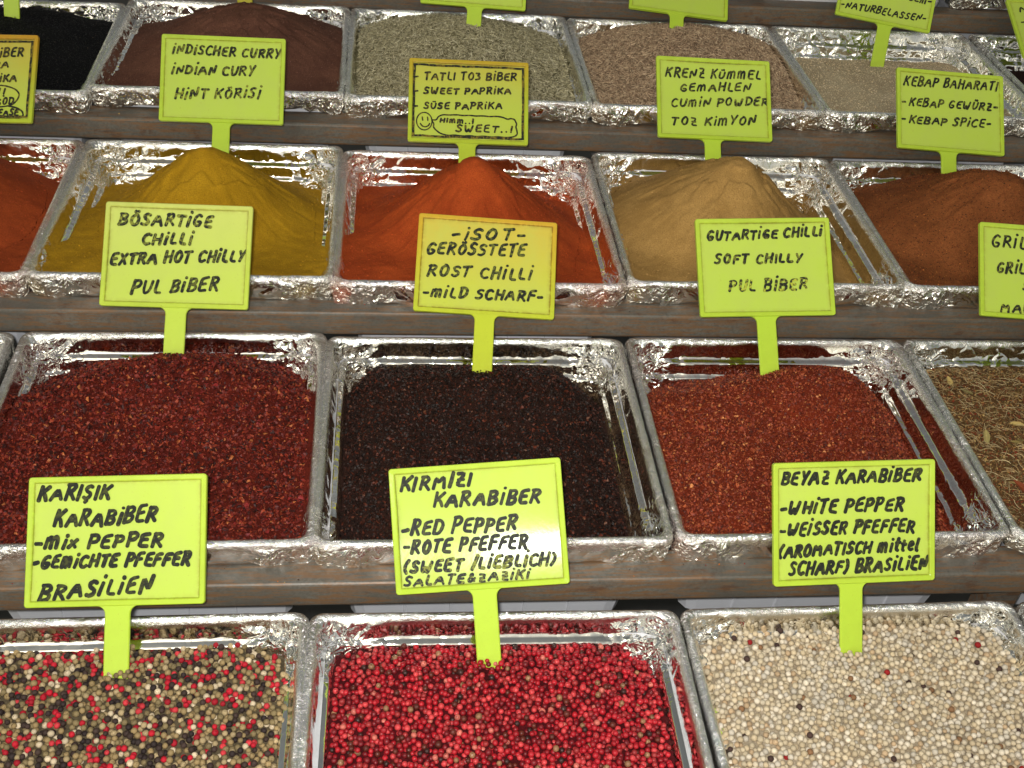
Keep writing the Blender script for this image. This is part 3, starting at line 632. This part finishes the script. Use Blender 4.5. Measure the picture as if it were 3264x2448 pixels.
#PART3
# spilled crumbs lying along the rails
r = np.random.RandomState(77); n = 420; ri = r.randint(1, 5, n); px = r.uniform(-.7, 1.7, n); py = np.array(RYF)[ri]-.024+r.uniform(0, .022, n); pz = np.array(RZ)[ri]-.0370
pal = np.array([s2l(150, 40, 26), s2l(110, 60, 34), s2l(180, 150, 90), s2l(60, 40, 30), s2l(190, 110, 40)]); col = pal[r.choice(5, n, p=[.35, .2, .15, .2, .1])]
o = merged('spilled_crumbs', FSH, r.randint(0, 8, n), np.stack([px, py, pz+.0004], 1), rotmats(n, r), r.uniform(.0006, .0018, n), col, DULL, None, False)
o['label'] = 'spilled spice crumbs scattered along the tops of the rusty rails'; o['category'] = 'crumbs'
# ---------------------------------------------------------------- price signs
SW, SH = .190, .1377
YG, YGT, OR = (.56, .78, .030), (.60, .76, .045), (.66, .33, .012)
SMAT = {'lime': plastic_sign('lime_plastic', (.45, .60, .060), (.42, .58, .045), .45), 'gloss': plastic_sign('glossy_lime_plastic', (.45, .60, .07), (.42, .58, .05), .4, .15, .13), 'pale': plastic_sign('pale_lime_plastic', (.52, .56, .13), (.47, .60, .065), .5),
        'gold': plastic_sign('lime_plastic_rubbed_orange', (.58, .36, .030), (.47, .54, .035), .8), 'orange': plastic_sign('lime_plastic_stained_orange', (.50, .22, .015), (.42, .52, .035), .6),
        'olive': plastic_sign('stained_olive_plastic', (.40, .34, .010), (.40, .36, .010), .8)}
G = {}  # handwriting strokes: width | strokes (x,y up 0..1)
for line in """
A .74|0,0 .37,1 .74,0;.14,.36 .62,.36
B .62|.06,0 .10,1;.06,.98 .45,1 .58,.80 .44,.56 .12,.52;.14,.53 .56,.44 .60,.18 .40,.0 .04,.02
C .60|.58,.86 .36,1 .10,.80 .02,.40 .14,.08 .36,0 .58,.12
D .66|.08,0 .10,1;.04,.97 .42,.96 .64,.66 .58,.22 .34,.02 .04,.02
E .56|.54,.98 .10,.94 .06,.52 .04,.04 .54,.02;.08,.52 .46,.54
F .56|.58,.98 .12,.95 .08,.5 .04,0;.10,.54 .48,.54
G .66|.56,.84 .36,1 .10,.74 .04,.34 .20,.02 .52,.06 .62,.36 .32,.38
H .66|.08,1 .04,0;.62,1 .58,0;.06,.50 .60,.52
I .14|.09,1 .05,0
İ .18|.11,.78 .06,0;.13,1.14 .14,1.18
K .62|.10,1 .04,0;.60,1 .10,.44 .34,.48 .58,0
L .50|.12,1 .05,.05 .48,.02
M .80|.04,0 .12,1 .36,.42 .66,1 .74,0
m .86|.02,0 .08,.78;.07,.60 .26,.86 .36,.70 .36,0;.37,.62 .58,.88 .70,.70 .72,0
N .66|.04,0 .10,.98 .52,.04 .62,1
O .64|.34,1 .08,.80 .04,.30 .26,0 .52,.16 .60,.66 .42,.98 .30,.99
Ö .64|.34,.92 .08,.72 .04,.28 .26,0 .52,.16 .60,.60 .42,.90 .30,.92;.22,1.12 .23,1.18;.44,1.14 .45,1.20
P .58|.10,1 .05,0;.02,.96 .44,1 .58,.76 .44,.50 .10,.46
R .62|.10,1 .04,0;.02,.96 .44,1 .56,.78 .40,.54 .12,.48 .32,.40 .60,.0
S .56|.54,.86 .32,1 .08,.80 .20,.56 .46,.44 .50,.16 .26,0 .02,.12
Ş .56|.54,.86 .32,1 .08,.80 .20,.56 .46,.44 .50,.16 .26,0 .02,.12;.28,-.04 .36,-.16 .24,-.26
T .62|.02,.96 .62,1;.32,.98 .28,0
U .62|.08,1 .04,.34 .16,.02 .42,.04 .54,.36 .60,1
Ü .62|.08,.84 .04,.30 .16,.02 .42,.04 .54,.34 .60,.84;.22,1.08 .24,1.12;.42,1.10 .44,1.14
V .62|.04,1 .30,.02 .62,1
W .88|.06,.98 .10,.14 .26,.02 .42,.60 .46,.10 .62,.02 .80,.98
X .60|.04,1 .58,0;.58,1 .04,0
x .50|.04,.66 .46,0;.48,.68 .02,0
Y .58|.04,1 .24,.52 .34,.52;.58,1 .30,.42 .20,0
Z .60|.06,.98 .56,.96 .06,.04 .60,.02;.16,.50 .48,.52
3 .52|.06,.96 .48,.92 .24,.58 .48,.40 .40,.06 .02,.04
( .30|.28,1.1 .08,.74 .06,.30 .24,-.08
) .30|.06,1.1 .26,.74 .24,.26 .02,-.06
- .46|.04,.42 .42,.46
_ .44|.02,.06 .42,.10
! .16|.10,1.05 .07,.30;.05,.02 .06,.05
. .22|.08,.02 .10,.05
, .10|.08,.06 .02,-.12
/ .34|.04,-.05 .32,1.1
& .66|.60,.02 .14,.74 .28,1 .42,.80 .06,.30 .20,0 .44,.06 .60,.40
i .20|.12,.66 .08,0;.13,.98 .14,1.02
t .40|.18,.98 .12,.10 .30,.02;.02,.64 .38,.66
e .48|.06,.36 .44,.42 .34,.68 .12,.60 .04,.24 .20,0 .46,.08
l .22|.12,1 .06,.08 .20,.02
""".strip().splitlines():
    a, b = line.split('|'); ch, wd = a.split(' '); G[ch] = (float(wd), [[tuple(map(float, q.split(','))) for q in s.split(' ')] for s in b.split(';')])
def chaikin(P, n=2):
    P = [np.array(p) for p in P]
    for _ in range(n):
        if len(P) < 3: return P
        Q = [P[0]]
        for a, b in zip(P[:-1], P[1:]): Q += [a*.78+b*.22, a*.22+b*.78]
        Q[1:2] = []; Q[-1:] = []; P = Q+[P[-1]]
    return P
class Ink:
    def __init__(s, seed): s.V = []; s.F = []; s.f = []; s.k = 0; s.r = random.Random(seed)
    def stroke(s, pts, wd, fade=0, smooth=2):
        P = chaikin(pts, smooth); 
        if len(P) == 2 and np.linalg.norm(P[1]-P[0]) > .001: P = [P[0], P[0]*.5+P[1]*.5+np.array([s.r.uniform(-1, 1), s.r.uniform(-1, 1)])*.0003, P[1]]
        y = -.0016-.00004*(s.k % 9); s.k += 1; n = len(P); w2 = wd*.50*s.r.uniform(.9, 1.12); b = len(s.V); L = []; T = []
        for i in range(n):
            t = P[min(i+1, n-1)]-P[max(i-1, 0)]; t = t/(np.linalg.norm(t)+1e-9); nn = np.array([-t[1], t[0]]); ww = w2*(1+.10*s.r.uniform(-1, 1)); L.append((P[i]+nn*ww, P[i]-nn*ww)); T.append(t)
        for a, c in L: s.V += [(a[0], y, a[1]), (c[0], y, c[1])]; s.f += [fade, fade]
        for i in range(n-1): a = b+2*i; s.F.append((a, a+1, a+3)); s.F.append((a, a+3, a+2))
        for e, sg in ((0, -1), (n-1, 1)):   # round marker ends
            c = P[e]; t = T[e]*sg; nn = np.array([-t[1], t[0]]); k0 = len(s.V); 
            for j in range(6):
                an = math.pi*j/5; q = c+nn*w2*math.cos(an)+t*w2*.85*math.sin(an); s.V.append((q[0], y, q[1])); s.f.append(fade)
            for j in range(1, 5): s.F.append((k0, k0+j+1, k0+j))
    def text(s, txt, x0, x1, v0, v1, h, wd, slant=.12, fade=0):
        """x0..x1 and baselines v0..v1 as fractions of the board from its top left; h = letter height fraction"""
        adv = []; c = 0
        for ch in txt:
            if ch == ' ': c += .50; continue
            if ch == '\t': c += .22; continue
            adv.append((ch, c)); c += G[ch][0]+.27
        tot = c-.27; H = h*SH*.94; sx = (x1-x0)*SW/tot; 
        for ch, a in adv:
            g = G[ch][1]; jx, jy, js, jr = s.r.uniform(-.03, .03), s.r.uniform(-.06, .06), s.r.uniform(.86, 1.08), s.r.uniform(-.09, .09)
            for st in g:
                P = []
                for (x, y) in st:
                    y2 = y*js+jy+jr*x; u = a+x+jx+s.r.uniform(-.03, .03); X = -SW/2+x0*SW+u*sx+(slant+.06)*(y2)*H
                    fr = u/tot; Z = SH*(1-(v0+(v1-v0)*fr))+(y2+s.r.uniform(-.03, .03))*H; P.append((X, Z))
                s.stroke(P, wd, fade)
    def build(s, name, mat, parent, off, B=(0, 0)):
        V = np.array(s.V); V[:, 0] += off[0]; V[:, 2] += off[1]; V = bow(V, off[1], off[0], BB); V[:, 1] -= .0003
        return obj(name, mesh(name, V, np.array(s.F), mat, False, {'fade': np.array(s.f)}), parent)
def bow(V, L, off, B):
    V = np.array(V, float); V[:, 1] -= B[0]*(V[:, 0]-off)**2+B[1]*np.maximum(V[:, 2]-L, -SH*.05)*(np.maximum(V[:, 2]-L, -SH*.05)-SH)+B[1]*SH*SH/4*0; return V
def sign_parts(L, off, mat, root, seed, B):
    """recessed panel with raised frame, stem widening into the frame; drawn facing -Y"""
    r = .0035; n = 7
    def rr(ins, rad, y, nn=6):
        out = []; hw, z0, z1 = SW/2-ins, ins, SH-ins; rad = max(rad, .0006)
        for cx, cz, a0 in ((hw-rad, z1-rad, 0), (-hw+rad, z1-rad, 90), (-hw+rad, z0+rad, 180), (hw-rad, z0+rad, 270)):
            for k in range(nn): a = math.radians(a0+90*k/(nn-1)); out.append((cx+rad*math.cos(a)+off, y, cz+rad*math.sin(a)+L))
        return out
    rnd = np.random.RandomState(seed)
    fr = 0.0062
    rings = [rr(0, r, .0030), rr(0, r, -.0022), rr(.0009, r-.0006, -.0031), rr(fr-.0012, .0016, -.0031), rr(fr, .001, -.0024), rr(fr+.0006, .001, -.0008)]
    m = len(rings[0]); V = np.array([p for q in rings for p in q]); i = np.arange(m); F = np.concatenate([np.stack([k*m+i, (k+1)*m+i, (k+1)*m+(i+1) % m, k*m+(i+1) % m], 1) for k in range(len(rings)-1)])
    V = V+np.stack([vn(V, 25, seed)*.0006, 0*V[:, 0], vn(V, 25, seed+1)*.0006], 1)
    V = bow(V, L, off, B)
    obj('frame', mesh('frame', V, F[:, ::-1], mat, False, {'dirt': np.repeat([0, .1, .1, .15, .8, 1.], m)}), root)
    # panel
    e = np.array([0, .0012, .0026, .006]); hw = SW/2-fr-.0003
    xs = np.concatenate([-hw+e, np.linspace(-hw+.014, hw-.014, 13), hw-e[::-1]]); zs = np.concatenate([fr+.0003+e, np.linspace(fr+.014, SH-fr-.014, 9), SH-fr-.0003-e[::-1]])
    gx, gz = np.meshgrid(xs, zs); nx = len(xs); nz = len(zs); de = np.minimum(hw-np.abs(gx), np.minimum(gz-fr, SH-fr-gz)).ravel()
    Vf = np.stack([gx.ravel()+off, np.full(gx.size, -.0012), gz.ravel()+L], 1); Vf[:, 1] += vn(Vf, 16, seed+3)*.00035; ii, jj = np.meshgrid(np.arange(nx-1), np.arange(nz-1)); b0 = (jj*nx+ii).ravel()
    Vb = Vf.copy(); Vb[:, 1] = .0026; V = bow(np.concatenate([Vf, Vb]), L, off, B); Ff = np.stack([b0, b0+1, b0+nx+1, b0+nx], 1)
    obj('board', mesh('board', V, [Ff, Ff[:, ::-1]+len(Vf)], mat, True, {'dirt': np.concatenate([np.interp(de, [0, .0016, .004], [1, .35, 0])]*2), 'panel': np.ones(2*len(Vf))}), root)
    # stem with flared fillet under the frame, slightly ribbed edge
    sw = .0132; prof = []
    for k in range(7): a = k/6*math.pi/2; prof.append((sw+.0085*(1-math.cos(a)) if 0 else sw+.0085*(1-math.sin(math.pi/2-a)), L-.0088+.0088*(math.sin(a))))
    pts = [(sw*.55, -.085), (sw*.9, -.070), (sw, -.060), (sw, -.02), (sw, 0), (sw*1.01, L*.5), (sw, L-.012)]+prof+[(prof[-1][0], L+.0012)]
    V = []; F = []
    for wx, z in pts: V += [(-wx, .0014, z), (-wx, -.0012, z), (-wx+.0011, -.0022, z), (wx-.0011, -.0022, z), (wx, -.0012, z), (wx, .0014, z)]
    for k in range(len(pts)-1):
        for s in range(6): a, b = k*6+s, k*6+(s+1) % 6; F.append((a, b, b+6, a+6))
    obj('stem', mesh('stem', np.array(V), np.array(F), mat, False, {'dirt': np.clip(.25-np.array(V)[:, 2]*9, 0, .8)*.6}), root)
SG = {
'A0':(-0.0923,-0.0565,-0.0231,0.825,-0.150,0.122,0.0696,-0.0030),'A1':(0.3004,-0.0496,-0.0206,0.758,-0.169,0.182,0.0745,-0.0014),
'A2':(0.7113,-0.0481,-0.0202,0.640,0.015,0.011,0.0747,0.0030),'B0':(-0.0855,0.3742,0.0734,0.800,-0.078,0.026,0.0567,-0.0024),
'B1':(0.3138,0.3555,0.0535,0.890,-0.025,-0.042,0.0809,-0.0013),'B2':(0.7061,0.3528,0.0617,0.817,-0.027,0.044,0.0762,0.0025),
'B3':(1.1079,0.3547,0.0537,0.836,-0.072,-0.020,0.0801,0.0007),'C0':(-0.0688,0.7859,0.1363,0.769,-0.059,0.023,0.0540,-0.0003),
'C1':(0.3116,0.7781,0.1415,0.825,-0.029,0.002,0.0314,0.0015),'C2':(0.7101,0.7792,0.1393,0.830,0.015,-0.021,0.0506,0.0042),
'C3':(1.1095,0.7765,0.1360,0.783,0.060,-0.077,0.0446,0.0038),'C-1':(-0.4384,0.7695,0.1298,0.790,-0.178,0.090,0.0579,-0.0003),
'D1':(0.3404,1.1621,0.2040,0.673,-0.057,-0.021,0.0426,-0.0034),'D2':(0.7235,1.1954,0.1893,0.958,0.014,-0.113,0.0541,0.0026),
'D3':(1.1380,1.2204,0.1504,0.649,-0.083,-0.127,0.0724,-0.0062),'D4':(1.4833,1.0837,0.1652,1.068,0.017,0.025,0.0738,0.),
'D0':(-0.0679,1.2077,0.2054,0.600,0,0,0.0780,0),'D-1':(-0.4691,1.1923,0.1851,0.390,-0.046,-0.039,0.0382,-0.0045)}
# text, x0, x1, baseline left, baseline right, height, (fade)
TX = {
'A0': ('lime', .0042, .20, [('KARIŞIK',.05,.45,.185,.175,.12),('KARABİBER',.145,.71,.385,.365,.125),('-mix PEPPER',.035,.745,.555,.55,.10),('-GEmiCHTE PFEFFER',.035,.905,.70,.70,.10),('BRASİLİEN',.08,.69,.94,.905,.125)],
  'lime sign lettered KARIŞIK KARABİBER over the mixed peppercorns'),
'A1': ('gloss', .0040, .22, [('KIRMIZI',.055,.465,.185,.17,.11),('KARABİBER',.245,.86,.325,.345,.115),('-RED PEPPER',.045,.71,.535,.555,.12),('-ROTE PFEFFER',.045,.765,.68,.70,.11),('(SWEET /LİEBLİCH)',.045,.92,.835,.845,.10,.25),('SALATE&ZAZİKİ',.045,.765,.935,.94,.072,.2)],
  'lime sign lettered KIRMIZI KARABİBER over the red peppercorns'),
'A2': ('lime', .0039, .18, [('BEYAZ KARABİBER',.05,.905,.175,.175,.11),('-WHİTE PEPPER',.045,.80,.415,.42,.105),('-WEİSSER PFEFFER',.04,.87,.59,.595,.105),('(AROMATISCH mittel',.035,.895,.77,.75,.105),('SCHARF) BRASİLİEN',.095,.945,.915,.905,.11)],
  'lime sign lettered BEYAZ KARABİBER over the white peppercorns'),
'B0': ('pale', .0042, .14, [('BÖSARTİGE',.09,.72,.215,.205,.12,.15),('CHİLLİ',.255,.585,.395,.38,.105,.12),('EXTRA HOT CHİLLY',.05,.955,.60,.525,.11),('PUL BİBER',.205,.78,.875,.82,.13)],
  'pale lime sign lettered BÖSARTİGE CHİLLİ in the dark red flakes'),
'B1': ('gold', .0038, .14, [('-İSOT-',.24,.76,.255,.20,.125),('GERÖSSTETE',.07,.77,.415,.37,.125),('ROST CHİLLİ',.085,.82,.64,.61,.12),('-mİLD SCHARF-',.06,.91,.855,.82,.105)],
  'orange topped lime sign lettered İSOT in the blackish flakes'),
'B2': ('lime', .0037, .12, [('GUTARTİGE CHİLLİ',.085,.935,.22,.18,.10),('SOFT CHILLY',.13,.775,.455,.455,.10,.08),('PUL BİBER',.225,.80,.74,.725,.12,.45)],
  'lime sign lettered GUTARTİGE CHİLLİ in the mild red flakes'),
'B3': ('lime', .0038, .12, [('GRİLL',.09,.43,.255,.25,.13),('GRİLL',.13,.40,.53,.52,.12,.1),('SP',.33,.47,.69,.685,.085),('MAUS',.16,.46,.93,.93,.09,.3)],
  'lime sign lettered GRİLL cut by the right edge'),
'C0': ('lime', .0036, .10, [('İNDİSCHER CURRY',.09,.955,.215,.235,.11,.05),('İNDİAN CURY',.09,.75,.45,.44,.11,.05),('HİNT KÖRİSİ',.125,.80,.74,.70,.125,.2)],
  'lime sign lettered İNDİSCHER CURRY behind the yellow cone'),
'C1': ('orange', .0031, .02, [('- TATLI TO3 BİBER',.045,.895,.26,.215,.095),('- SWEET PAPRİKA',.045,.85,.43,.385,.08),('- SÜSE PAPRİKA',.045,.775,.61,.57,.08),('HImm..!',.265,.54,.757,.76,.05),('SWEET..!',.40,.865,.86,.85,.085)],
  'orange and lime sign with a smiling face lettered SWEET PAPRİKA'),
'C2': ('lime', .0034, .12, [('KRENZ KÜmmEL',.08,.915,.24,.215,.115),('GEmAHLEN',.205,.82,.41,.37,.10),('CUmİN POWDER',.125,.975,.61,.54,.10,.12),('TOZ KİmYON',.12,.86,.84,.79,.11)],
  'lime sign lettered KRENZ KÜMMEL behind the tan cone'),
'C3': ('lime', .0034, .22, [('KEBAP BAHARATI',.065,.935,.21,.185,.12),('-\tKEBAP GEWÜRZ-',.04,.935,.46,.44,.10),('-\tKEBAP SPİCE-',.03,.87,.68,.66,.10)],
  'lime sign lettered KEBAP BAHARATI behind the brown cone'),
'C-1': ('orange', .0031, .02, [('BİBER',.64,.885,.255,.24,.10),('RA',.66,.775,.385,.375,.085),('RİKA',.66,.845,.545,.525,.085),('!!!',.66,.765,.70,.70,.085),('GOD',.70,.84,.80,.79,.08),('PLEASE',.645,.885,.925,.915,.08)],
  'orange and lime sign cut by the left edge lettered PLEASE'),
'D1': ('lime', .0032, .1, [], 'lime sign over the fennel seeds cut by the top edge'),
'D2': ('lime', .0032, .1, [], 'blank looking lime sign over the cumin seeds cut by the top edge'),
'D3': ('lime', .0032, .15, [('GEm-',.72,.95,.60,.60,.10),('-NATURBELASSEN-',.04,.93,.88,.85,.10)], 'tilted lime sign lettered NATURBELASSEN over the sesame seeds'),
'D4': ('lime', .0034, .1, [('M',.10,.22,.22,.22,.11),('-',.08,.16,.45,.45,.1),('-',.08,.16,.68,.68,.1)], 'lime sign cut by the top right corner'),
'D0': ('olive', .0034, .1, [], 'sign on an olive yellow stem behind the dark maroon mound'),
'D-1': ('lime', .0034, .1, [], 'sign on a lime stem over the black seeds at top left'),
}
for si, (k, (bx, by, bz, le, ya, ro, L, off)) in enumerate(SG.items()):
    style, wd, slant, lines, lab = TX[k]
    up = Vector((0, math.sin(le), math.cos(le))); rt = Vector((1, 0, 0)); Rz = Matrix.Rotation(ya, 3, 'Z'); up = Rz @ up; rt = Rz @ rt
    rt, up = math.cos(ro)*rt+math.sin(ro)*up, -math.sin(ro)*rt+math.cos(ro)*up; bk = up.cross(rt)
    root = bpy.data.objects.new('price_sign', None); C.objects.link(root)
    m = Matrix((rt, bk, up)).transposed().to_4x4(); m.translation = Vector((bx, by, bz)); root.matrix_world = m
    tag(root, lab, 'price sign', 'plastic price signs stuck in the spices')
    BB = (.3, 1.3) if k == 'A1' else (random.uniform(-.1, .35), random.uniform(-.2, .5))
    sign_parts(L, off, SMAT[style], root, 300+si, BB)
    under = (.42, .45, .05) if style != 'orange' else (.4, .3, .03)
    im = ink_material('marker_ink', .28 if k[0] in 'BC' else .10, under)
    for li, ln in enumerate(lines):
        ink = Ink(si*20+li); ink.text(*ln[:6], wd*(.78 if ln[5] < .09 and k[0] == 'A' else 1), slant, ln[6] if len(ln) > 6 else 0); ink.build('lettering', im, root, (off, L))
    X = lambda u: -SW/2+u*SW; Z = lambda v: SH*(1-v)
    if style == 'orange':   # hand drawn border lines, and the pictures
        ink = Ink(900+si)
        for q in (0, 1):
            for a, b in (((.045, .075), (.955, .075)), ((.955, .075), (.955, .93)), ((.955, .93), (.045, .93)), ((.045, .93), (.045, .075))):
                P = [(X(a[0]+(b[0]-a[0])*t)+random.uniform(-.0006, .0006), Z(a[1]+(b[1]-a[1])*t)+random.uniform(-.0006, .0006)) for t in np.linspace(0, 1, 14)]; ink.stroke(P, .0022 if q else .0034, .12)
        ink.build('drawn_border', im, root, (off, L))
    if k == 'C1':
        ink = Ink(950); ink.stroke([(X(.135)+.0122*math.cos(t), Z(.755)+.0146*math.sin(t)) for t in np.linspace(0, 6.5, 26)], .0022, 0, 1)
        for u in (.118, .160): ink.stroke([(X(u), Z(.705)), (X(u+.004), Z(.745))], .0024)
        ink.stroke([(X(.103), Z(.785)), (X(.118), Z(.815)), (X(.145), Z(.825)), (X(.170), Z(.808)), (X(.180), Z(.78))], .0024); ink.build('smiling_face', im, root, (off, L))
        ink = Ink(951); P = [(.205, .735), (.235, .735), (.25, .69), (.29, .665)]+[(.29+.055*i, .660+.008*(i % 2)) for i in range(1, 10)]+[(.83, .695), (.85, .68), (.885, .69), (.895, .72), (.905, .75), (.895, .78), (.905, .82), (.91, .87), (.89, .895)]+[(.87-.06*i, .905+.010*(i % 2)) for i in range(0, 10)]+[(.27, .895), (.235, .86), (.21, .82), (.215, .78), (.20, .75)]
        ink.stroke([(X(a), Z(b)) for a, b in P], .0024, 0, 2); ink.build('speech_bubble', im, root, (off, L))
    if k == 'C-1':
        ink = Ink(952); ink.stroke([(X(u), Z(v)) for u, v in ((.60, .60), (.66, .585), (.74, .575), (.84, .61), (.885, .67), (.875, .73), (.84, .79), (.80, .81), (.72, .825), (.6, .82))], .0026); ink.stroke([(X(u), Z(v)) for u, v in ((.80, .81), (.87, .83), (.92, .87), (.93, .93), (.85, .955), (.7, .95), (.6, .94))], .0026); ink.build('speech_bubble', im, root, (off, L))

bpy.context.view_layer.update()
